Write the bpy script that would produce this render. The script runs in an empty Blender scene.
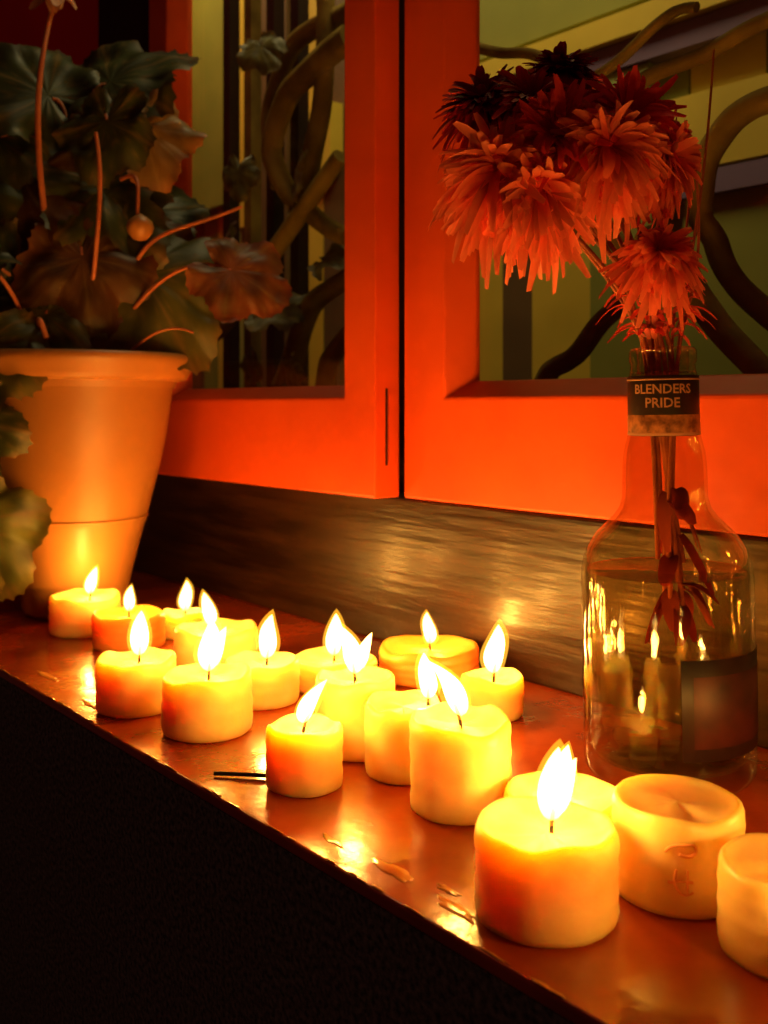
import bpy, bmesh, math, random
from mathutils import Vector, Matrix, noise
random.seed(7)
scene = bpy.context.scene
scene.view_settings.view_transform = 'Standard'
scene.view_settings.look = 'None'
scene.view_settings.exposure = 0.0

# ------------------------------------------------------------ materials
def new_mat(name):
    m = bpy.data.materials.new(name); m.use_nodes = True
    nt = m.node_tree
    return m, nt, nt.nodes['Principled BSDF']

def noise_mat(name, c1, c2, scale=8, rough=0.5, rough2=None, bump=0.0, bscale=None, coat=0.0,
              stretch=(1, 1, 1), spec=0.5, detail=6, lo=0.35, hi=0.65, bdist=0.003):
    m, nt, p = new_mat(name)
    N = nt.nodes; L = nt.links
    tc = N.new('ShaderNodeTexCoord'); mp = N.new('ShaderNodeMapping')
    mp.inputs['Scale'].default_value = stretch
    L.new(tc.outputs['Object'], mp.inputs['Vector'])
    n = N.new('ShaderNodeTexNoise'); n.inputs['Scale'].default_value = scale; n.inputs['Detail'].default_value = detail
    L.new(mp.outputs[0], n.inputs['Vector'])
    r = N.new('ShaderNodeValToRGB')
    r.color_ramp.elements[0].position = lo; r.color_ramp.elements[1].position = hi
    r.color_ramp.elements[0].color = (*c1, 1); r.color_ramp.elements[1].color = (*c2, 1)
    L.new(n.outputs['Fac'], r.inputs[0]); L.new(r.outputs[0], p.inputs['Base Color'])
    p.inputs['Roughness'].default_value = rough
    if rough2 is not None:
        mr = N.new('ShaderNodeMapRange'); mr.inputs['To Min'].default_value = rough; mr.inputs['To Max'].default_value = rough2
        L.new(n.outputs['Fac'], mr.inputs['Value']); L.new(mr.outputs[0], p.inputs['Roughness'])
    p.inputs['Specular IOR Level'].default_value = spec
    p.inputs['Coat Weight'].default_value = coat
    p.inputs['Coat Roughness'].default_value = 0.12
    if bump > 0:
        n2 = N.new('ShaderNodeTexNoise'); n2.inputs['Scale'].default_value = bscale or scale; n2.inputs['Detail'].default_value = 5
        L.new(mp.outputs[0], n2.inputs['Vector'])
        b = N.new('ShaderNodeBump'); b.inputs['Strength'].default_value = bump; b.inputs['Distance'].default_value = bdist
        L.new(n2.outputs['Fac'], b.inputs['Height']); L.new(b.outputs[0], p.inputs['Normal'])
        L.new(b.outputs[0], p.inputs['Coat Normal'])
    return m

def wax_mat(name, col, col2):
    m = noise_mat(name, col, col2, scale=40, rough=0.42, bump=0.3, bscale=60, lo=0.4, hi=0.7)
    p = m.node_tree.nodes['Principled BSDF']
    p.inputs['Subsurface Weight'].default_value = 0.85
    p.inputs['Subsurface Radius'].default_value = (1.0, 0.58, 0.16)
    p.inputs['Subsurface Scale'].default_value = 0.020
    return m

def attr_mat(name, rough=0.6, transl=0.0):
    m, nt, p = new_mat(name)
    a = nt.nodes.new('ShaderNodeAttribute'); a.attribute_name = 'Col'
    nt.links.new(a.outputs['Color'], p.inputs['Base Color'])
    p.inputs['Roughness'].default_value = rough
    if transl > 0:
        t = nt.nodes.new('ShaderNodeBsdfTranslucent'); mx = nt.nodes.new('ShaderNodeMixShader')
        nt.links.new(a.outputs['Color'], t.inputs['Color'])
        mx.inputs[0].default_value = transl
        nt.links.new(p.outputs[0], mx.inputs[1]); nt.links.new(t.outputs[0], mx.inputs[2])
        nt.links.new(mx.outputs[0], nt.nodes['Material Output'].inputs['Surface'])
    return m

def thin_glass(name, tint, ior=1.5, rough=0.03, bump=0.0):
    """thin-walled glass: the same Fresnel curve on both sides of the sheet"""
    m = bpy.data.materials.new(name); m.use_nodes = True
    nt = m.node_tree; N = nt.nodes; L = nt.links
    N.remove(N['Principled BSDF'])
    t = N.new('ShaderNodeBsdfTransparent'); t.inputs[0].default_value = (*tint, 1)
    g = N.new('ShaderNodeBsdfGlossy'); g.inputs['Roughness'].default_value = rough
    geo = N.new('ShaderNodeNewGeometry')
    mr = N.new('ShaderNodeMapRange'); mr.inputs['To Min'].default_value = ior; mr.inputs['To Max'].default_value = 1 / ior
    L.new(geo.outputs['Backfacing'], mr.inputs['Value'])
    f = N.new('ShaderNodeFresnel'); L.new(mr.outputs[0], f.inputs['IOR'])
    if bump:
        tc = N.new('ShaderNodeTexCoord'); n2 = N.new('ShaderNodeTexNoise'); n2.inputs['Scale'].default_value = 55
        L.new(tc.outputs['Object'], n2.inputs['Vector'])
        b = N.new('ShaderNodeBump'); b.inputs['Strength'].default_value = bump; b.inputs['Distance'].default_value = .002
        L.new(n2.outputs['Fac'], b.inputs['Height']); L.new(b.outputs[0], g.inputs['Normal'])
    mx = N.new('ShaderNodeMixShader')
    L.new(f.outputs[0], mx.inputs[0]); L.new(t.outputs[0], mx.inputs[1]); L.new(g.outputs[0], mx.inputs[2])
    L.new(mx.outputs[0], N['Material Output'].inputs['Surface'])
    return m

def emit_add(name, strength, c_lo, c_mid, c_hi, mid=.28):
    m = bpy.data.materials.new(name); m.use_nodes = True
    nt = m.node_tree; N = nt.nodes; L = nt.links
    N.remove(N['Principled BSDF'])
    tc = N.new('ShaderNodeTexCoord'); sp = N.new('ShaderNodeSeparateXYZ'); L.new(tc.outputs['Generated'], sp.inputs[0])
    cr = N.new('ShaderNodeValToRGB'); L.new(sp.outputs['Z'], cr.inputs[0])
    cr.color_ramp.elements[0].position = 0.0; cr.color_ramp.elements[0].color = (*c_lo, 1)
    cr.color_ramp.elements[1].position = mid; cr.color_ramp.elements[1].color = (*c_mid, 1)
    e = cr.color_ramp.elements.new(1.0); e.color = (*c_hi, 1)
    em = N.new('ShaderNodeEmission'); em.inputs['Strength'].default_value = strength
    L.new(cr.outputs[0], em.inputs['Color'])
    tr = N.new('ShaderNodeBsdfTransparent'); ad = N.new('ShaderNodeAddShader')
    L.new(em.outputs[0], ad.inputs[0]); L.new(tr.outputs[0], ad.inputs[1]); L.new(ad.outputs[0], N['Material Output'].inputs['Surface'])
    try: m.cycles.emission_sampling = 'NONE'
    except Exception: pass
    return m

M = {}
M['frame'] = noise_mat('painted_orange_wood', (0.60, 0.062, 0.008), (0.80, 0.105, 0.012), scale=5, rough=0.42, bump=0.35,
                       bscale=30, spec=0.4)
M['ledge'] = noise_mat('red_glossy_ledge', (0.22, 0.020, 0.003), (0.56, 0.085, 0.010), scale=12, rough=0.12, rough2=0.34,
                       bump=0.50, bscale=22, coat=0.5)
M['plank'] = noise_mat('varnished_dark_plank', (0.012, 0.004, 0.0012), (0.034, 0.012, 0.003), scale=7, rough=0.30, rough2=0.42,
                       bump=0.42, bscale=9, stretch=(1.5, 6, 16), coat=0.12, bdist=.002, spec=.42)
M['dark'] = noise_mat('dark_cloth_wall', (0.06, 0.11, 0.12), (0.24, 0.38, 0.40), scale=350, rough=0.95, bump=0.6, bscale=400, spec=0.05)
M['post'] = noise_mat('dark_post', (0.012, 0.005, 0.004), (0.03, 0.01, 0.006), scale=10, rough=0.6, spec=0.2)
M['redwall'] = noise_mat('red_wall_paint', (0.78, 0.012, 0.008), (0.90, 0.02, 0.012), scale=6, rough=0.8, bump=0.3, bscale=40)
M['glass'] = thin_glass('window_glass', (0.96, 0.97, 0.94), 1.30)
M['bottle'] = thin_glass('bottle_glass', (0.94, 0.88, 0.73), 1.50, rough=.05, bump=.35)
M['water'] = thin_glass('bottle_water', (0.94, 0.86, 0.70), 1.28, rough=.05, bump=.35)
M['wax'] = wax_mat('candle_wax', (0.93, 0.63, 0.21), (0.98, 0.76, 0.34))
M['wax_or'] = wax_mat('candle_wax_orange', (0.88, 0.33, 0.05), (0.94, 0.45, 0.10))
M['wax_and_glints'] = noise_mat('spilled_wax_and_glints', (0.70, 0.18, 0.02), (0.95, 0.45, 0.08), scale=40, rough=0.15, coat=0.5, bump=0.3)
M['wick'] = noise_mat('burnt_wick', (0.01, 0.006, 0.004), (0.03, 0.015, 0.01), scale=80, rough=0.9)
M['pot'] = noise_mat('terracotta_plastic', (0.36, 0.150, 0.036), (0.45, 0.200, 0.052), scale=5, rough=0.42, bump=0.12, bscale=20)
M['soil'] = noise_mat('potting_soil', (0.02, 0.01, 0.006), (0.06, 0.03, 0.015), scale=60, rough=0.95, bump=1, bscale=80)
M['stem'] = noise_mat('plant_stem', (0.45, 0.13, 0.06), (0.60, 0.20, 0.09), scale=30, rough=0.5)
M['drystem'] = noise_mat('dry_stem', (0.22, 0.05, 0.02), (0.42, 0.11, 0.04), scale=60, rough=0.7)
M['leaf'] = attr_mat('leaf_surface', 0.5, transl=0.15)
M['petal'] = attr_mat('petal_surface', 0.6, transl=0.3)
M['labelk'] = noise_mat('black_label', (0.008, 0.005, 0.005), (0.022, 0.010, 0.009), scale=40, rough=0.4)
M['labelm'] = noise_mat('maroon_label', (0.022, 0.004, 0.004), (0.060, 0.009, 0.007), scale=60, rough=0.5)
M['cream'] = noise_mat('cream_print', (0.30, 0.14, 0.08), (0.40, 0.20, 0.11), scale=40, rough=0.5)
M['goldprint'] = noise_mat('gold_print', (0.10, 0.03, 0.012), (0.42, 0.17, 0.06), scale=220, rough=0.4)
M['mark'] = noise_mat('embossed_pink_print', (0.80, 0.28, 0.09), (0.88, 0.36, 0.12), scale=40, rough=0.5)
M['branch'] = noise_mat('twisted_branch', (0.12, 0.08, 0.022), (0.28, 0.20, 0.055), scale=18, rough=1.0, bump=0.5, bscale=60, spec=.0)
M['p_yellow'] = noise_mat('yellow_panel', (0.60, 0.44, 0.04), (0.76, 0.56, 0.06), scale=6, rough=0.6)
M['p_olive'] = noise_mat('olive_panel', (0.22, 0.24, 0.035), (0.32, 0.32, 0.05), scale=6, rough=0.6)
M['p_green'] = noise_mat('pale_green_panel', (0.28, 0.38, 0.09), (0.36, 0.46, 0.12), scale=6, rough=0.6)
M['p_dark'] = noise_mat('brown_panel', (0.09, 0.055, 0.02), (0.15, 0.09, 0.03), scale=6, rough=0.6)
M['p_blue'] = noise_mat('violet_panel', (0.18, 0.11, 0.20), (0.22, 0.14, 0.26), scale=6, rough=0.6)
M['flame'] = emit_add('flame', 3.2, (1, .45, .06), (1, .80, .30), (1, .64, .15))
M['halo_shell'] = emit_add('flame_halo_shell', 0.45, (1, .32, .02), (1, .50, .035), (1, .44, .02))

# ------------------------------------------------------------ helpers
def obj_from(name, verts, faces, mat, smooth=True, parent=None, loc=None, cols=None):
    me = bpy.data.meshes.new(name); me.from_pydata([tuple(v) for v in verts], [], faces); me.update()
    if cols:
        a = me.color_attributes.new('Col', 'FLOAT_COLOR', 'POINT')
        for i, c in enumerate(cols): a.data[i].color = (*c, 1)
    me.materials.append(mat)
    if smooth:
        for pl in me.polygons: pl.use_smooth = True
    o = bpy.data.objects.new(name, me); scene.collection.objects.link(o)
    if loc is not None: o.location = loc
    if parent is not None: o.parent = parent
    return o

def box(name, x0, x1, y0, y1, z0, z1, mat, bevel=0.0, parent=None):
    v = [(x, y, z) for x in (x0, x1) for y in (y0, y1) for z in (z0, z1)]
    f = [(0, 1, 3, 2), (4, 6, 7, 5), (0, 4, 5, 1), (2, 3, 7, 6), (0, 2, 6, 4), (1, 5, 7, 3)]
    o = obj_from(name, v, f, mat, smooth=False, parent=parent)
    if bevel:
        b = o.modifiers.new('b', 'BEVEL'); b.width = bevel; b.segments = 3
    return o

def empty(name, loc=(0, 0, 0), rot=0):
    o = bpy.data.objects.new(name, None); scene.collection.objects.link(o)
    o.location = loc; o.rotation_euler = (0, 0, rot); o.empty_display_size = 0.02
    return o

def lathe(name, prof, mat, segs=48, parent=None, loc=None, wob=0.0, seed=0, a0=0, a1=None, rimwob=0.0):
    verts, faces = [], []
    full = a1 is None
    n = segs if full else segs + 1
    hmax = max(z for r, z in prof)
    for (r, z) in prof:
        for k in range(n):
            a = 2 * math.pi * k / segs if full else a0 + (a1 - a0) * k / segs
            rr = r
            if wob:
                q = noise.noise(Vector((math.cos(a) * 1.3 + seed * 3.1, math.sin(a) * 1.3, z * 45)))
                q2 = noise.noise(Vector((math.cos(a) * 4 + seed, math.sin(a) * 4, z * 20)))
                rr = r * (1 + wob * q + wob * 0.4 * q2)
            zz = z
            if rimwob and z > hmax * .5:
                zz += rimwob * noise.noise(Vector((math.cos(a) * 1.5, math.sin(a) * 1.5, seed * 7.7))) * (z / hmax)
            verts.append((rr * math.cos(a), rr * math.sin(a), zz))
    for i in range(len(prof) - 1):
        for k in range(n if full else n - 1):
            k2 = (k + 1) % n
            faces.append((i * n + k, i * n + k2, (i + 1) * n + k2, (i + 1) * n + k))
    return obj_from(name, verts, faces, mat, parent=parent, loc=loc)

def tubes(name, lines, mat, parent=None, res=6, loc=None):
    cu = bpy.data.curves.new(name, 'CURVE'); cu.dimensions = '3D'; cu.bevel_depth = 1.0; cu.bevel_resolution = 2
    cu.resolution_u = res; cu.use_fill_caps = True
    for pts, r0, r1 in lines:
        s = cu.splines.new('NURBS'); s.points.add(len(pts) - 1)
        for i, pt in enumerate(pts):
            s.points[i].co = (*pt, 1); s.points[i].radius = r0 + (r1 - r0) * i / (len(pts) - 1)
        s.order_u = min(4, len(pts)); s.use_endpoint_u = True
    tmp = bpy.data.objects.new('tmp', cu); scene.collection.objects.link(tmp)
    dg = bpy.context.evaluated_depsgraph_get()
    me = bpy.data.meshes.new_from_object(tmp.evaluated_get(dg))
    bpy.data.objects.remove(tmp)
    me.materials.clear(); me.materials.append(mat)
    for pl in me.polygons: pl.use_smooth = True
    o = bpy.data.objects.new(name, me); scene.collection.objects.link(o)
    if parent: o.parent = parent
    if loc: o.location = loc
    return o

def leaf(bufs, base, dirv, nrm, size, col, vein, fold=.10, seed=0, droop=.30):
    lv, lf, lc = bufs
    base = Vector(base); d = Vector(dirv).normalized(); n = Vector(nrm); n = (n - d * n.dot(d)).normalized(); s = d.cross(n)
    b0 = len(lv); rings, seg = 10, 120
    for i in range(rings + 1):
        t = i / rings
        for k in range(seg):
            th = 2 * math.pi * k / seg
            tt = th if th <= math.pi else th - 2 * math.pi
            lobe = abs(math.cos(2.5 * tt)) ** .7
            rho = .58 * (.76 + .24 * lobe) * (1 - .50 * math.exp(-((math.pi - abs(tt)) / .22) ** 2)) * (1 + .16 * math.cos(th))
            rho *= 1 + .028 * math.cos(40 * th) + .16 * noise.noise(Vector((math.cos(th) * 2, math.sin(th) * 2, seed * 3.3)))
            r = rho * t
            X = r * math.sin(th); Yv = .30 + r * math.cos(th)
            ve = max(0, math.cos(5 * tt)) ** 40 * min(1, t * 2.5) * (1 - t * .4) * (1 if abs(tt) < 2.8 else 0)
            ve = max(ve, .45 * max(0, math.cos(26 * t + 6 * abs(math.sin(2.5 * tt)))) ** 10 * (1 if t > .25 else 0))
            zc = fold * abs(X) - droop * (Yv ** 2) - .35 * X * X - .03 * t * (1 - lobe) + .24 * t * t * noise.noise(Vector((X * 3.5, Yv * 3.5, seed * 1.7))) \
                + .008 * t * math.cos(13 * th + seed)
            q = .70 + .6 * noise.noise(Vector((X * 6, Yv * 6, seed + 9)))
            edge = max(0, t - .8) * 1.6
            cc = [(col[j] * (1 - ve) + vein[j] * ve) * q for j in range(3)]
            cc = [cc[0] * (1 + edge), cc[1] * (1 - edge * .3), cc[2]]
            lv.append(base + (s * X + d * Yv + n * zc) * size)
            lc.append([max(0, v) for v in cc])
    for i in range(rings):
        for k in range(seg):
            k2 = (k + 1) % seg
            lf.append((b0 + i * seg + k, b0 + i * seg + k2, b0 + (i + 1) * seg + k2, b0 + (i + 1) * seg + k))

# ------------------------------------------------------------ room shell
box('window_ledge', -2.4, 0.5, 0.248, 0.60, -0.006, 0.0, M['ledge'], bevel=0.0015)
box('wall_below_ledge', -2.4, 0.5, 0.2485, 0.60, -0.80, -0.006, M['dark'])
box('floor', -2.6, 1.2, -1.0, 0.62, -0.86, -0.80, M['dark'])
box('trim_1', -2.4, 0.5, 0.514, 0.60, 0.0, 0.1165, M['plank'], bevel=0.002)
box('trim_2', -1.126, -0.980, 0.497, 0.514, 0.1165, 1.30, M['post'], bevel=0.003)
box('wall_back', -2.4, -1.126, 0.512, 0.60, 0.1165, 1.30, M['redwall'])
box('trim_3', -0.645, -0.603, 0.548, 0.60, 0.1165, 1.30, M['post'])
box('wall_back_right', 0.03, 0.5, 0.512, 0.60, 0.1165, 1.30, M['redwall'])

def casement(name, x0, x1, z0, z1, yf, yb, w, c, rec):
    root = empty(name, (0, 0, 0))
    prof = [(0, yb), (0, yf), (w, yf), (w + c, yf + rec), (w + c, yb)]
    verts, faces = [], []
    wb = 0.078
    for (cx, cz) in ((0, 0), (1, 0), (1, 1), (0, 1)):
        for (o, y) in prof:
            x = x0 + o if cx == 0 else x1 - o
            if cz == 0:
                oz = o if o == 0 else (wb + (o - w))
                z = z0 + oz
            else: z = z1 - o
            verts.append((x, y, z))
    n = len(prof)
    for i in range(4):
        j = (i + 1) % 4
        for k in range(n):
            k2 = (k + 1) % n
            faces.append((i * n + k, j * n + k, j * n + k2, i * n + k2))
    f = obj_from('sash_frame', verts, faces, M['frame'], smooth=False, parent=root)
    b = f.modifiers.new('b', 'BEVEL'); b.width = 0.0016; b.segments = 2; b.limit_method = 'ANGLE'
    g0 = w + c - 0.002
    box('pane', x0 + g0, x1 - g0, yf + rec + 0.001, yf + rec + 0.004, z0 + wb + c - 0.002, z1 - g0, M['glass'], parent=root)
    return root

w1 = casement('window_1', -0.977, -0.597, 0.1175, 1.28, 0.4885, 0.5135, 0.0390, 0.011, 0.019)
w2 = casement('window_2', -0.589, 0.02, 0.1175, 1.28, 0.5110, 0.5370, 0.0455, 0.0125, 0.021)
box('hinge', -0.5972, -0.5959, 0.499, 0.5005, 0.143, 0.203, M['post'], parent=w1)
box('hinge_leaf', -0.5972, -0.5962, 0.502, 0.508, 0.146, 0.200, M['frame'], parent=w1)

# room beyond the glass
far = empty('wall_far', (0, 0, 0))
rs = random.Random(3)
x = -2.5; i = 0
seq = ['p_dark', 'p_olive', 'p_yellow', 'p_dark', 'p_olive', 'p_yellow', 'p_green']
while x < 0.1:
    wdt = rs.choice([0.05, 0.07, 0.09])
    box('board_%d' % i, x, x + wdt - 0.003, 0.950, 0.965, -0.1, 1.35, M[seq[i % len(seq)]], parent=far)
    x += wdt; i += 1
box('backing', -2.5, 0.15, 0.966, 0.98, -0.1, 1.35, M['p_dark'], parent=far)
box('rail_yellow', -1.0, 0.1, 0.915, 0.95, 0.600, 0.628, M['p_yellow'], parent=far)
box('rail_violet', -1.0, 0.1, 0.925, 0.95, 0.570, 0.598, M['p_blue'], parent=far)
box('rail_olive', -1.0, 0.1, 0.930, 0.95, 0.640, 0.80, M['p_olive'], parent=far)
box('panel_green', -0.86, -0.66, 0.930, 0.95, 0.44, 0.568, M['p_green'], parent=far)
box('panel_yellow', -0.66, 0.1, 0.930, 0.95, 0.44, 0.52, M['p_yellow'], parent=far)
box('rail_violet_low', -0.66, 0.1, 0.925, 0.95, 0.41, 0.435, M['p_blue'], parent=far)
box('panel_low_yellow', -0.945, -0.885, 0.935, 0.95, 0.10, 0.40, M['p_yellow'], parent=far)
box('panel_low_dark', -0.885, -0.835, 0.935, 0.95, 0.10, 0.44, M['p_dark'], parent=far)
box('panel_low_yellow_2', -0.835, -0.745, 0.935, 0.95, 0.10, 0.44, M['p_yellow'], parent=far)
box('panel_low_olive_2', -0.745, -0.66, 0.935, 0.95, 0.10, 0.44, M['p_olive'], parent=far)
box('panel_low_olive', -0.62, -0.45, 0.935, 0.95, 0.10, 0.41, M['p_olive'], parent=far)
box('panel_light', -1.70, -1.56, 0.925, 0.95, 0.55, 1.2, M['p_olive'], parent=far)
box('panel_light_2', -1.54, -1.49, 0.925, 0.95, 0.50, 1.2, M['p_yellow'], parent=far)
box('panel_warm', -1.34, -1.24, 0.925, 0.95, 0.56, 0.66, M['p_yellow'], parent=far)
box('panel_shade', -1.48, -1.36, 0.925, 0.95, 0.10, 1.2, M['p_dark'], parent=far)

vn = empty('climbing_vine')
gr = empty('window_grille')
Y = 0.62
def g3(pts, dy=0.0): return [(x, Y + dy, z) for x, z in pts]
lines = [
    (g3([(-.50, .405), (-.466, .424), (-.405, .435), (-.345, .440), (-.28, .46)]), .0065, .0055),
    (g3([(-.30, .41), (-.346, .402), (-.385, .394), (-.405, .363), (-.408, .328), (-.397, .292), (-.346, .240), (-.30, .22)], .02), .010, .009),
    (g3([(-.56, .19), (-.545, .2145), (-.505, .241), (-.475, .270), (-.466, .307), (-.515, .3286), (-.56, .31)], .01), .009, .007),
    (g3([(-.43, .315), (-.405, .2856), (-.374, .248), (-.346, .213), (-.32, .18)], -.01), .012, .009),
    (g3([(-.63, .52), (-.61, .50), (-.525, .466), (-.485, .45), (-.44, .47), (-.40, .47)]), .005, .004),
    (g3([(-.80, .56), (-.905, .534), (-.945, .474), (-.905, .414), (-.80, .359)]), .014, .010),
    (g3([(-.80, .60), (-.93, .60), (-.98, .53), (-.96, .44)], .02), .012, .008),
    (g3([(-1.13, .26), (-1.03, .28), (-.92, .36), (-.80, .44)], -.01), .012, .009),
    (g3([(-.95, .18), (-.90, .27), (-.86, .31), (-.79, .33)], .01), .014, .010),
    (g3([(-.86, .18), (-.85, .24), (-.80, .27)], .01), .012, .009),
    (g3([(-.90, .40), (-.86, .50), (-.85, .62), (-.88, .75)], .01), .012, .009),
]
def wiggle(pts, r0, r1, sd):
    out = []
    V_ = [Vector(p) for p in pts]
    for i in range(len(V_) - 1):
        for j in range(3):
            p = V_[i].lerp(V_[i + 1], j / 3)
            q = Vector((noise.noise(p * 25 + Vector((sd, 0, 0))), 0, noise.noise(p * 25 + Vector((0, sd, 5))))) * .012
            out.append(p + q)
    out.append(V_[-1])
    return (out, r0, r1)
tubes('twisted_branches', [wiggle(p, a, b, k) for k, (p, a, b) in enumerate(lines)], M['branch'], parent=vn)
vb = ([], [], [])
VL = (.12, .12, .03)
rv = random.Random(11)
for k, (x, z) in enumerate([(-1.03, .36), (-.98, .47), (-.93, .30), (-.89, .24), (-.86, .45), (-.95, .60), (-.84, .34), (-1.05, .27), (-.91, .21), (-.97, .25)]):
    leaf(vb, (x, .600 + rv.uniform(0, .012), z), (rv.uniform(-1, 1), -.05, rv.uniform(-1, .3)), (rv.uniform(-.3, .3), -.5, rv.uniform(.4, .9)), rv.uniform(.04, .065), VL, (.2, .2, .06), seed=k + 50)
obj_from('vine_leaves', vb[0], vb[1], M['leaf'], parent=vn, cols=vb[2])
for k, bx in enumerate((-1.105, -1.055, -1.005, -0.955)):
    box('upright_%d' % k, bx, bx + 0.016, 0.655, 0.670, 0.02, 1.28, M['post'] if k != 1 else M['branch'], parent=gr)

# ------------------------------------------------------------ candles
def flame_mesh(name, R, H, lean, parent, loc, mat, wig=0.0):
    verts, faces = [], []
    rings, seg = 16, 18
    for i in range(rings + 1):
        t = i / rings
        r = R * 2.05 * (max(t, 1e-4) ** 0.55) * ((1 - t) ** 0.86)
        if i in (0, rings): r = 0.0001
        ox = lean[0] * t * t * H + wig * R * math.sin(t * 6); oy = lean[1] * t * t * H + wig * R * math.cos(t * 5) * t
        for k in range(seg):
            a = 2 * math.pi * k / seg
            verts.append((ox + r * math.cos(a), oy + r * math.sin(a), t * H))
    for i in range(rings):
        for k in range(seg):
            k2 = (k + 1) % seg
            faces.append((i * seg + k, i * seg + k2, (i + 1) * seg + k2, (i + 1) * seg + k))
    return obj_from(name, verts, faces, mat, parent=parent, loc=loc)

RX, RY = 0.640, 0.768      # direction of the draught
LIGHT_COL = (1.0, 0.42, 0.06)
P = 0.25
def candle(x, y, r, h, fl=None, mat='wax', seed=0, lean=0.0, power=1.0, wick=True, dip=0.0045, name='pillar_candle', woff=0.0, twin=False):
    if not fl: dip = 0.0022
    prof = [(0.0001, 0.0), (r * 0.9, 0.0), (r * 0.975, 0.0008), (r * 1.0, 0.003)]
    nz = 12
    for i in range(1, nz):
        prof.append((r * (1.0 + 0.010 * math.sin(i * 1.7 + seed)), 0.003 + (h - 0.006) * i / nz))
    prof += [(r * 0.995, h - 0.0028), (r * 0.97, h - 0.0010), (r * 0.93, h), (r * 0.87, h - 0.0006),
             (r * 0.80, h - dip * 0.55), (r * 0.70, h - dip * 0.9), (r * 0.45, h - dip), (0.0001, h - dip)]
    o = lathe(name, prof, M[mat], segs=56, loc=(x, y, 0.0005), wob=0.045 if fl else .02, seed=seed, rimwob=.0032 if fl else .0015)
    ox, oy = woff * RX, woff * RY
    if wick:
        zz = h - dip
        tubes('wick', [([(ox, oy, zz - .002), (ox, oy, zz + .004), (ox + RX * lean * .004, oy + RY * lean * .004, zz + .008), (ox + RX * lean * .006 + .001, oy + RY * lean * .006, zz + .011)], .0009, .0007)],
              M['wick'], parent=o)
    if fl:
        H = fl * .97; zb = h - dip + 0.0045
        ln = (RX * lean, RY * lean)
        flame_mesh('flame', H * 0.235, H * .94, ln, o, (ox, oy, zb + .0005), M['flame'], wig=.12 * math.sin(seed * 2.3))
        flame_mesh('flame_halo_shell', H * 0.325, H * 1.12, ln, o, (ox, oy, zb - .0015), M['halo_shell'], wig=.12 * math.sin(seed * 2.3))  # glowing outer shell added as a yellow halo around the flame core
        if twin:
            flame_mesh('flame_tongue', H * 0.16, H * .72, (RX * .3, RY * .3), o, (ox + RX * .003, oy + RY * .003, zb + .003), M['flame'])
        ld = bpy.data.lights.new('flame_light', 'POINT'); ld.energy = P * power; ld.color = LIGHT_COL; ld.shadow_soft_size = 0.006
        lo = bpy.data.objects.new('flame_light', ld); scene.collection.objects.link(lo); lo.parent = o
        lo.location = (ox + RX * lean * .2 * H, oy + RY * lean * .2 * H, zb + H * 0.45)
    return o

C = [
    # x, y, r, h, flame, mat, lean, wick offset
    (-.8044, .3441, .0290, .0307, .025, 'wax', .25, .004),
    (-.7340, .3500, .0280, .0266, .022, 'wax_or', .1, .0),
    (-.7370, .3990, .0180, .0200, .027, 'wax', .05, .002),
    (-.6251, .3649, .0296, .0315, .026, 'wax', -.2, -.004),
    (-.5808, .2817, .0244, .0321, .031, 'wax', .05, .002),
    (-.5141, .2941, .0257, .0336, .034, 'wax', .05, .001),
    (-.5433, .3508, .0241, .0263, .031, 'wax', .12, .003),
    (-.5400, .4061, .0290, .0200, .031, 'wax', .05, .0),
    (-.4330, .3403, .0220, .0410, .029, 'wax', -.3, .0),
    (-.5170, .4727, .0350, .0220, .024, 'wax_or', -.1, .0),
    (-.4284, .4431, .0193, .0245, .033, 'wax', .1, .001),
    (-.4087, .2893, .0190, .0302, .024, 'wax', .55, -.001),
    (-.3903, .3382, .0200, .0374, .026, 'wax', -.1, .013),
    (-.3393, .3301, .0241, .0422, .029, 'wax', -.6, .0),
    (-.2879, .3432, .0260, .0200, .021, 'wax', .1, .0),
    (-.2482, .2856, .0267, .0338, .030, 'wax', .1, .002),
    (-.2271, .3384, .0250, .0363, None, 'wax', 0, 0),
    (-.1764, .3297, .0234, .0316, None, 'wax', 0, 0),
    (-.1200, .3000, .0250, .0330, .028, 'wax', .1, 0),  # lit candle added out of view to brighten the unlit candles
    (-.1450, .4000, .0250, .0330, .028, 'wax', .1, 0),  # second unseen candle, added to light the right side of the bottle
]
cobs = []
for i, (x, y, r, h, fl, mt, ln, wo) in enumerate(C):
    cobs.append(candle(x, y, r, h, fl, mt, seed=i, lean=ln, woff=wo, twin=(i in (15, 8, 5)), wick=(i not in (16, 17)), power=1.5 if i in (18, 19) else 1.0))

def on_cyl(r, z0, pts, phi):
    return [(r * math.cos(phi + a / r), r * math.sin(phi + a / r), z0 + z) for a, z in pts]
ph = math.radians(-52)
tubes('printed_swirl', [
    (on_cyl(.0250, .024, [(-.006, .001), (-.004, .004), (0, .0035), (.004, .005), (.006, .002), (.003, -.001), (-.001, .0005)], ph), .0006, .0006),
    (on_cyl(.0250, .013, [(-.002, .006), (-.003, .002), (-.002, -.002), (.001, -.004), (.004, -.002)], ph), .0006, .0005),
    (on_cyl(.0250, .013, [(-.005, .001), (-.001, .002), (.004, .0015)], ph), .0006, .0005),
    (on_cyl(.0250, .013, [(.002, .006), (.0015, .001), (.002, -.003)], ph), .0005, .0005),
], M['mark'], parent=cobs[16])

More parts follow.
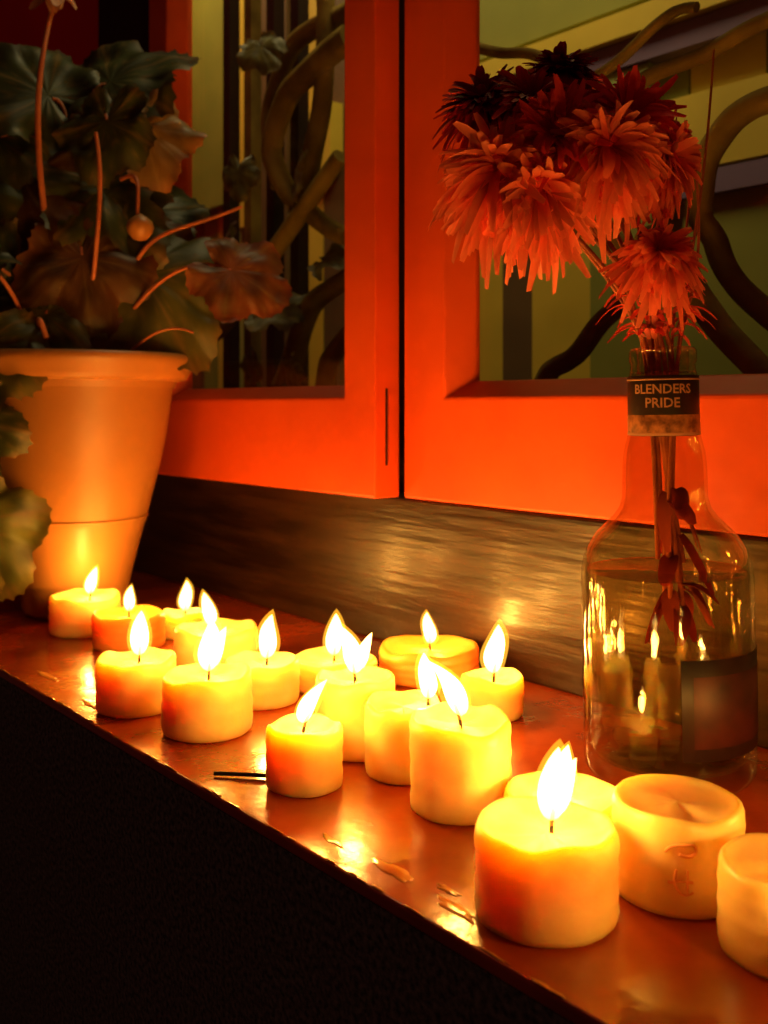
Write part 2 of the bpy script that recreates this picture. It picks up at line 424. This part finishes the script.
# spilled wax and edge glints on the ledge: one object
verts, faces = [], []
def blob(cx, cy, rx, ry, hh, rot, sd, amp=.38):
    base = len(verts); seg = 40; rings = 6
    for i in range(rings + 1):
        t = i / rings
        for k in range(seg):
            a = 2 * math.pi * k / seg
            q = 1 + amp * noise.noise(Vector((math.cos(a) * 1.6 + sd * 5, math.sin(a) * 1.6, sd))) + amp * .5 * noise.noise(Vector((math.cos(a) * 4 + sd * 5, math.sin(a) * 4, sd)))
            px = rx * q * math.sin(t * math.pi / 2) * math.cos(a); py = ry * q * math.sin(t * math.pi / 2) * math.sin(a)
            yy = max(cy + px * math.sin(rot) + py * math.cos(rot), .2485)
            verts.append((cx + px * math.cos(rot) - py * math.sin(rot), yy, 0.0001 + hh * math.cos(t * math.pi / 2)))
    for i in range(rings):
        for k in range(seg):
            k2 = (k + 1) % seg
            faces.append((base + i * seg + k, base + (i + 1) * seg + k, base + (i + 1) * seg + k2, base + i * seg + k2))
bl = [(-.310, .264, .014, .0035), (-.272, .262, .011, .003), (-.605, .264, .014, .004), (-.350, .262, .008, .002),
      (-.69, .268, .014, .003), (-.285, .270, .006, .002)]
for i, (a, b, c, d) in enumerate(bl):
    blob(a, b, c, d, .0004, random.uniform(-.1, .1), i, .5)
for i in range(40):  # tiny bright blobs along the front lip stand in for yellow glints
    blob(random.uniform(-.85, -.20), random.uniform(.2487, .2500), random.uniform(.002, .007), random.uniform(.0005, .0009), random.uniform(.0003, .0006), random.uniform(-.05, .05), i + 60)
obj_from('spilled_wax_and_glints', verts, faces, M['wax_and_glints'])
mt = empty('burnt_matchstick', (-.437, .2716, .0015), 0.75)
tubes('stick', [([(-.016, 0, 0), (0, .0004, .0003), (.013, 0, 0)], .0011, .0011)], M['wick'], parent=mt)
tubes('head', [([(.012, 0, 0), (.0145, 0, .0002), (.017, 0, 0)], .0019, .0012)], M['wick'], parent=mt)

# ------------------------------------------------------------ bottle
A50 = math.atan2(.768, .640)
B = empty('glass_bottle', (-.3020, .4430, 0.0010), A50)
B.rotation_euler = (0, math.radians(-0.9), A50)
prof = [(.0001, .004), (.033, .003), (.036, .0), (.0403, .0012), (.0425, .005), (.0430, .010)]
prof += [(.0430, .010 + .009 * i) for i in range(1, 11)]
prof += [(.0427, .105), (.0416, .111), (.0394, .1165), (.0355, .1225), (.0305, .1275), (.0260, .132), (.0228, .1365), (.0213, .142), (.0212, .150),
         (.0210, .158), (.0203, .165), (.0188, .171), (.0178, .175), (.0175, .190), (.0174, .203), (.0166, .206), (.0161, .210), (.0170, .2115), (.0170, .2165),
         (.0158, .2184), (.0135, .2180), (.0130, .214), (.0130, .205)]
lathe('glass_body', prof, M['bottle'], segs=72, parent=B)
inner = [(.0001, .0095), (.030, .0085), (.0375, .010), (.0408, .015)] + [(.0411, .015 + .0088 * i) for i in range(1, 10)]
inner += [(.0408, .105), (.0398, .1105), (.0376, .1155), (.0338, .1213), (.0288, .1262), (.0243, .1307), (.0211, .1355), (.0196, .142), (.0194, .150), (.0192, .158), (.0185, .165), (.0171, .171), (.0162, .176), (.0160, .200), (.0150, .206), (.0130, .2055)]
lathe('glass_inner', inner, M['bottle'], segs=72, parent=B)
wp = [(.0001, .0105), (.030, .0100), (.0372, .0115), (.0402, .016)] + [(.0404, .016 + .0088 * i) for i in range(1, 10)] + [(.0403, .103), (.0398, .1045), (.0390, .104), (.0001, .104)]
lathe('water', wp, M['water'], segs=72, parent=B)
phi = math.atan2(-.4430, .3020) - A50
lathe('neck_label', [(.0177, .1735), (.0179, .174), (.0179, .2035), (.0177, .204)], M['labelk'], segs=48, parent=B)
lathe('neck_label_band', [(.0180, .1738), (.0181, .1742), (.0181, .1838), (.0180, .1842)], M['goldprint'], segs=48, parent=B)
lathe('neck_label_line', [(.01815, .1738), (.0182, .1740), (.0182, .1750), (.01815, .1752)], M['cream'], segs=48, parent=B)
lathe('neck_label_line_top', [(.0180, .2016), (.0181, .2018), (.0181, .2023), (.0180, .2025)], M['cream'], segs=48, parent=B)
lathe('body_label', [(.0431, .020), (.0434, .0203), (.0434, .0677), (.0431, .068)], M['labelk'], segs=30, parent=B, a0=phi + .15, a1=phi + 1.75)
lathe('body_label_panel', [(.04345, .026), (.0436, .0262), (.0436, .0600), (.04345, .0602)], M['labelm'], segs=30, parent=B, a0=phi + .28, a1=phi + 1.6)

def cyl_text(body, size, r, z, a_c, mat, parent, name, rot=False):
    cu = bpy.data.curves.new('t', 'FONT'); cu.body = body; cu.size = size; cu.align_x = 'CENTER'; cu.resolution_u = 2
    cu.offset = size * 0.02
    tmp = bpy.data.objects.new('tmp', cu); scene.collection.objects.link(tmp)
    me = bpy.data.meshes.new_from_object(tmp.evaluated_get(bpy.context.evaluated_depsgraph_get()))
    bpy.data.objects.remove(tmp)
    for v in me.vertices:
        cx, cy = (v.co.x, v.co.y)
        if rot: cx, cy = (-cy, cx)
        a = a_c + cx / r
        v.co = (r * math.cos(a), r * math.sin(a), z + cy)
    me.materials.clear(); me.materials.append(mat)
    o = bpy.data.objects.new(name, me); scene.collection.objects.link(o); o.parent = parent
cyl_text('BLENDERS', .0066, .01815, .1950, phi - .02, M['cream'], B, 'neck_text_upper')
cyl_text('PRIDE', .0068, .01815, .1880, phi - .02, M['cream'], B, 'neck_text_lower')

# ------------------------------------------------------------ bouquet
F = empty('dried_flower_bouquet', (-.3020, .4430, 0.0), A50)
F.rotation_euler = (0, math.radians(-0.9), A50)
pv, pf, pc = [], [], []
def petal(c, n, rad, side, L, W, h, k, g, c0, c1, curl):
    base = len(pv); S = 6
    for i in range(S + 1):
        t = i / S
        p = c + rad * (L * t) + n * (L * (h * t - k * t * t)) + Vector((0, 0, -1)) * (g * L * t * t) + side * (curl * L * t * t)
        w = W * (math.sin(math.pi * min(1, t * .70 + .14)) ** .6)
        if i == S: w *= .7
        col = [c0[j] + (c1[j] - c0[j]) * (t ** 1.1) for j in range(3)]
        up = n * (w * .35)
        for q, lift in ((-1, 1), (0, 0), (1, 1)):
            pv.append(p + side * (q * w) + up * lift); pc.append(col)
    for i in range(S):
        for j in range(2):
            a = base + i * 3 + j
            pf.append((a, a + 1, a + 4, a + 3))

def flower(c, n, R, c0, c1, grav=.35, layers=6, count=38, width=.0022):
    c = Vector(c); n = Vector(n).normalized()
    t1 = n.orthogonal().normalized(); t2 = n.cross(t1)
    for ly in range(layers):
        f = ly / max(1, layers - 1)
        for i in range(count):
            a = 2 * math.pi * (i + ly * .5 + random.uniform(-.4, .4)) / count
            rad = t1 * math.cos(a) + t2 * math.sin(a)
            side = n.cross(rad)
            L = R * (1 - .50 * f) * random.uniform(.76, 1.06)
            s = random.uniform(.65, 1.2)
            petal(c + n * (f * .004), n, rad, side, L, width * random.uniform(.75, 1.3), .10 + 1.1 * f + random.uniform(-.25, .25),
                  .35 + random.uniform(-.2, .45), grav * random.uniform(.3, 1.3), [v * s for v in c0], [min(1, v * s) for v in c1], random.uniform(-.45, .45))
    base = len(pv); cr_ = R * .16
    for i in range(6):
        tt = i / 5 * math.pi / 2
        for k in range(12):
            a = 2 * math.pi * k / 12
            pv.append(c + (t1 * math.cos(a) + t2 * math.sin(a)) * (cr_ * math.cos(tt)) + n * (cr_ * .8 * math.sin(tt))); pc.append([v * .7 for v in c0])
    for i in range(5):
        for k in range(12):
            k2 = (k + 1) % 12
            pf.append((base + i * 12 + k, base + i * 12 + k2, base + (i + 1) * 12 + k2, base + (i + 1) * 12 + k))
    base = len(pv)
    for i in range(5):
        tt = i / 4
        for k in range(12):
            a = 2 * math.pi * k / 12
            pv.append(c + (t1 * math.cos(a) + t2 * math.sin(a)) * (R * .2 * math.cos(tt * 1.45)) - n * (R * .26 * tt)); pc.append((.10, .04, .01))
    for i in range(4):
        for k in range(12):
            k2 = (k + 1) % 12
            pf.append((base + i * 12 + k, base + (i + 1) * 12 + k, base + (i + 1) * 12 + k2, base + i * 12 + k2))

DK0, DK1 = (.12, .003, .006), (.42, .010, .018)
RD0, RD1 = (.70, .020, .018), (1.0, .07, .055)
OR0, OR1 = (.95, .08, .04), (1.0, .26, .14)
fl = [
    ((-.049, .005, .360), (0, -.2, 1), .024, DK0, DK1, .1),
    ((-.088, .005, .344), (-.3, -.5, .8), .032, DK0, DK1, .2),
    ((-.066, -.006, .342), (-.1, -.7, .7), .032, DK0, RD1, .2),
    ((-.056, -.020, .322), (-.1, -.9, .3), .040, RD0, RD1, .25),
    ((-.084, -.020, .308), (-.3, -.9, -.1), .040, OR0, OR1, .50),
    ((-.066, -.028, .297), (-.1, -.9, -.2), .033, OR0, OR1, .50),
    ((-.022, -.012, .332), (.25, -.8, .4), .039, RD0, RD1, .30),
    ((-.004, -.008, .316), (.6, -.6, .0), .032, RD0, OR1, .35),
    ((-.034, -.028, .316), (.1, -.9, .0), .038, RD0, OR1, .45),
    ((-.007, -.018, .264), (0, -.75, .5), .025, RD0, OR1, .45),
]
for c, n, R, c0, c1, g in fl:
    flower(c, n, R, c0, c1, grav=g)
for i in range(60):
    zz = random.uniform(.222, .250)
    a = random.uniform(0, 2 * math.pi); rr = .008 + (zz - .222) * .25
    c = Vector((math.cos(a) * rr - .002, math.sin(a) * rr, zz)); rad = Vector((math.cos(a) * .4, math.sin(a) * .4, random.uniform(.1, .9))).normalized()
    petal(c, Vector((0, 0, 1)), rad, rad.cross(Vector((0, 0, 1))).normalized(), random.uniform(.010, .020), .0020, .2, .5, .5, (.35, .03, .015), (.75, .07, .035), random.uniform(-.5, .5))
for i in range(18):
    zz = random.uniform(.085, .150); a = random.uniform(0, 2 * math.pi)
    c = Vector((math.cos(a) * .004 + .004, math.sin(a) * .004, zz)); rad = Vector((math.cos(a) * .45, math.sin(a) * .45, random.uniform(-1, .1))).normalized()
    petal(c, Vector((0, 0, 1)), rad, rad.cross(Vector((0, 0, 1))).normalized(), random.uniform(.012, .022), .0048, .1, .3, .4, (.16, .02, .010), (.34, .045, .015), random.uniform(-.5, .5))
obj_from('blossoms', pv, pf, M['petal'], parent=F, cols=pc)
sl = []
for k, (c, n, R, c0, c1, g) in enumerate(fl):
    nn = Vector(n).normalized(); e = Vector(c) - nn * R * .22
    a = k * 2.4; o = Vector((math.cos(a) * .006, math.sin(a) * .006, 0))
    sl.append(([Vector((.004, 0, .082)) - o * .8 + Vector((0, 0, k * .003)), Vector((.002, 0, .14)) - o * .3, Vector((0, 0, .205)) + o, Vector((-.002, 0, .225)) + o * 1.2,
                Vector((e.x * .35, e.y * .4, .265 if e.z > .28 else .235)), e - nn * R * .5, e], .0014, .0012))
sl += [([Vector((.003, .002, .10)), Vector((.006, .002, .205)), Vector((.014, .005, .255)), Vector((.026, .006, .31)), Vector((.031, .006, .375))], .0012, .0006),
       ([Vector((.003, .004, .10)), Vector((.004, .004, .205)), Vector((.010, .010, .26)), Vector((.022, .012, .30)), Vector((.018, .012, .34))], .0010, .0005),
       ([Vector((-.003, .004, .11)), Vector((-.004, .004, .205)), Vector((-.015, .0, .255)), Vector((-.035, -.004, .28)), Vector((-.042, -.006, .295))], .0013, .0008),
       ([Vector((.0, -.004, .11)), Vector((.002, -.006, .205)), Vector((.012, -.006, .24)), Vector((.020, -.006, .27)), Vector((.016, -.008, .31))], .0012, .0006),
       ([Vector((.0, .006, .12)), Vector((-.003, .003, .205)), Vector((-.010, -.004, .245)), Vector((-.014, -.006, .285)), Vector((-.012, -.008, .31))], .0013, .0008)]
tubes('stems', sl, M['drystem'], parent=F)

# ------------------------------------------------------------ potted plant
Pp = empty('potted_geranium', (-.8885, .3705, 0.0005), A50)
pot = [(.0001, 0), (.040, 0), (.044, .002), (.0462, .006), (.0475, .020), (.052, .040), (.0575, .062), (.0625, .080), (.0640, .083), (.0645, .086), (.0650, .089), (.0690, .105), (.0760, .132),
       (.0820, .160), (.0855, .185), (.0880, .205), (.0890, .2105), (.0960, .2115), (.1010, .2135), (.1035, .218), (.1065, .224), (.1090, .2275), (.1095, .231), (.1080, .2345), (.1045, .2355),
       (.0990, .2340), (.0960, .229), (.0930, .215), (.0900, .205)]
lathe('pot', pot, M['pot'], segs=96, parent=Pp)
lathe('soil', [(.0001, .214), (.03, .216), (.06, .214), (.0915, .211)], M['soil'], segs=40, parent=Pp, wob=.02)
tubes('pot_ring', [([(.0652 * math.cos(a), .0652 * math.sin(a), .0875) for a in [2 * math.pi * i / 40 for i in range(41)]], .0012, .0012)], M['pot'], parent=Pp)

bufs = ([], [], [])
G1, G2, G3, BR = (.050, .070, .014), (.095, .105, .022), (.16, .19, .04), (.38, .22, .06)
RDL = (.12, .050, .016)
VN = (.26, .17, .05)
leaves = [
    ((.030, .02, .500), .125, (.6, .1, .5), (.2, -.6, .8), G1),
    ((-.030, .00, .480), .125, (-.6, -.2, .4), (-.2, -.7, .6), G1),
    ((.066, -.01, .440), .085, (.3, -.3, -.8), (.2, -.9, .2), BR),
    ((-.050, -.02, .392), .135, (-.5, -.3, -.6), (-.2, -.9, .4), RDL),
    ((.005, -.03, .355), .150, (-.1, -.3, -.8), (.1, -.9, .3), G1),
    ((.072, -.03, .302), .140, (.55, -.3, -.7), (.1, -.8, .5), G2),
    ((.160, -.080, .302), .075, (.8, -.1, -.35), (.0, -.8, .5), (.20, .07, .025)),
    ((-.035, -.05, .300), .110, (-.4, -.3, -.8), (0, -.9, .3), G1),
    ((-.046, -.095, .236), .095, (-.2, -.3, -.9), (-.1, -.95, .2), G2),
    ((-.062, -.105, .175), .085, (.1, -.1, -1), (-.1, -.95, .1), G1),
    ((-.050, -.115, .090), .100, (.5, -.2, -.8), (.1, -.95, .2), G3),
    ((.035, -.02, .385), .110, (.5, -.2, -.5), (.3, -.8, .4), G1),
    ((-.078, -.01, .440), .130, (-.7, -.2, .2), (0, -.8, .6), G1),
    ((.022, -.05, .315), .105, (.2, -.4, -.8), (.2, -.9, .2), RDL),
    ((-.064, -.115, .062), .070, (-.1, -.4, -.5), (0, -.8, .5), G3),
    ((-.085, -.08, .300), .110, (-.6, -.4, -.5), (0, -.8, .5), G1),
    ((.060, .03, .375), .095, (.6, .2, .3), (.1, -.8, .5), G1),
    ((-.010, .03, .425), .140, (.1, .3, .7), (0, -.9, .3), RDL),
    ((-.010, -.06, .266), .080, (-.3, -.5, -.6), (.1, -.6, .7), G2),
    ((.045, .0, .345), .100, (.3, -.3, -.7), (.1, -.9, .3), RDL),
    ((.035, -.03, .440), .080, (-.2, -.3, -.8), (-.2, -.9, .3), G1),
]
st = []
for i, (c, s, d, n, col) in enumerate(leaves):
    dd = Vector(d).normalized(); b = Vector(c) - dd * s * .35
    leaf(bufs, b, d, n, s, col, VN if col != BR else (.55, .34, .10), seed=i)
    a = i * 2.1; root = Vector((math.cos(a) * .018, math.sin(a) * .018, .214))
    if c[2] < .24:
        mid = Vector((c[0] * .9, c[1] * .8, .262)); mid2 = Vector((b.x, b.y - .006, max(b.z, .243) + .004))
    else:
        mid = Vector((c[0] * .25, c[1] * .3, .214 + (c[2] - .214) * .45)); mid2 = Vector((b.x * .7, b.y * .7, b.z + .02))
    nn = Vector(n).normalized()
    st.append(([root, mid, mid2, b + dd * s * .28 - nn * s * .03], .0024, .0014))
obj_from('leaves', bufs[0], bufs[1], M['leaf'], parent=Pp, cols=bufs[2])
st += [([(-.01, 0, .214), (-.014, -.03, .33), (-.022, -.05, .42), (-.018, -.04, .50), (-.014, -.015, .556)], .0032, .0022),
       ([(.02, 0, .214), (.05, -.02, .30), (.075, -.04, .345), (.12, -.05, .345), (.162, -.06, .360)], .0024, .0014),
       ([(.05, -.03, .39), (.075, -.045, .40), (.070, -.055, .37), (.070, -.05, .35)], .0018, .0016),
       ([(.01, 0, .214), (.03, -.06, .30), (.05, -.07, .36), (.035, -.055, .425)], .0024, .0018),
       ([(-.03, 0, .214), (-.02, -.07, .26), (-.02, -.09, .29), (-.055, -.09, .315)], .0022, .0015),
       ([(.0, 0, .214), (-.01, -.08, .245), (-.005, -.095, .282), (.004, -.09, .245)], .0026, .0022),
       ([(.03, 0, .214), (.07, -.06, .245), (.10, -.08, .262), (.125, -.085, .250)], .0014, .0009)]
tubes('stems', st, M['stem'], parent=Pp)
lathe('bud', [(.0001, -.011), (.006, -.0095), (.0105, -.004), (.012, .001), (.0105, .006), (.006, .010), (.0015, .0125), (.0001, .0135)], M['pot'], segs=24, parent=Pp, loc=(.072, -.05, .343))
pv, pf, pc = [], [], []
flower((-.014, -.015, .560), (.2, -.4, .9), .022, (.5, .2, .1), (.75, .38, .22), grav=.2, layers=2, count=9, width=.006)
obj_from('top_blossom', pv, pf, M['petal'], parent=Pp, cols=pc)

# ------------------------------------------------------------ lights
for nm, lx, en in (('far_room_fill', -.75, 3.3), ('far_room_fill', -1.55, 2.4)):  # unseen area lights added to brighten what shows through the panes
    al = bpy.data.lights.new(nm, 'AREA'); al.energy = en; al.color = (1.0, .78, .36); al.size = .25
    ao = bpy.data.objects.new(nm, al); scene.collection.objects.link(ao)
    ao.location = (lx, .66, 1.15); ao.rotation_euler = Vector((0.0, .40, -.75)).to_track_quat('-Z', 'Y').to_euler()

w = bpy.data.worlds.new('night'); scene.world = w; w.use_nodes = True
w.node_tree.nodes['Background'].inputs[0].default_value = (.08, .014, .008, 1)
w.node_tree.nodes['Background'].inputs[1].default_value = 0.4

# ------------------------------------------------------------ camera
cd = bpy.data.cameras.new('camera'); cam = bpy.data.objects.new('camera', cd); scene.collection.objects.link(cam)
cam.location = (0, 0, .19)
cam.rotation_euler = (math.radians(90), 0, math.radians(90) - math.atan2(.640, .768))
cd.sensor_fit = 'VERTICAL'; cd.sensor_height = 36; cd.lens = 36 * 1000 / 1024
cd.shift_y = -(512 - 405) / 1024
cd.clip_start = 0.01
cd.dof.use_dof = True; cd.dof.focus_distance = 0.50; cd.dof.aperture_fstop = 13
scene.camera = cam
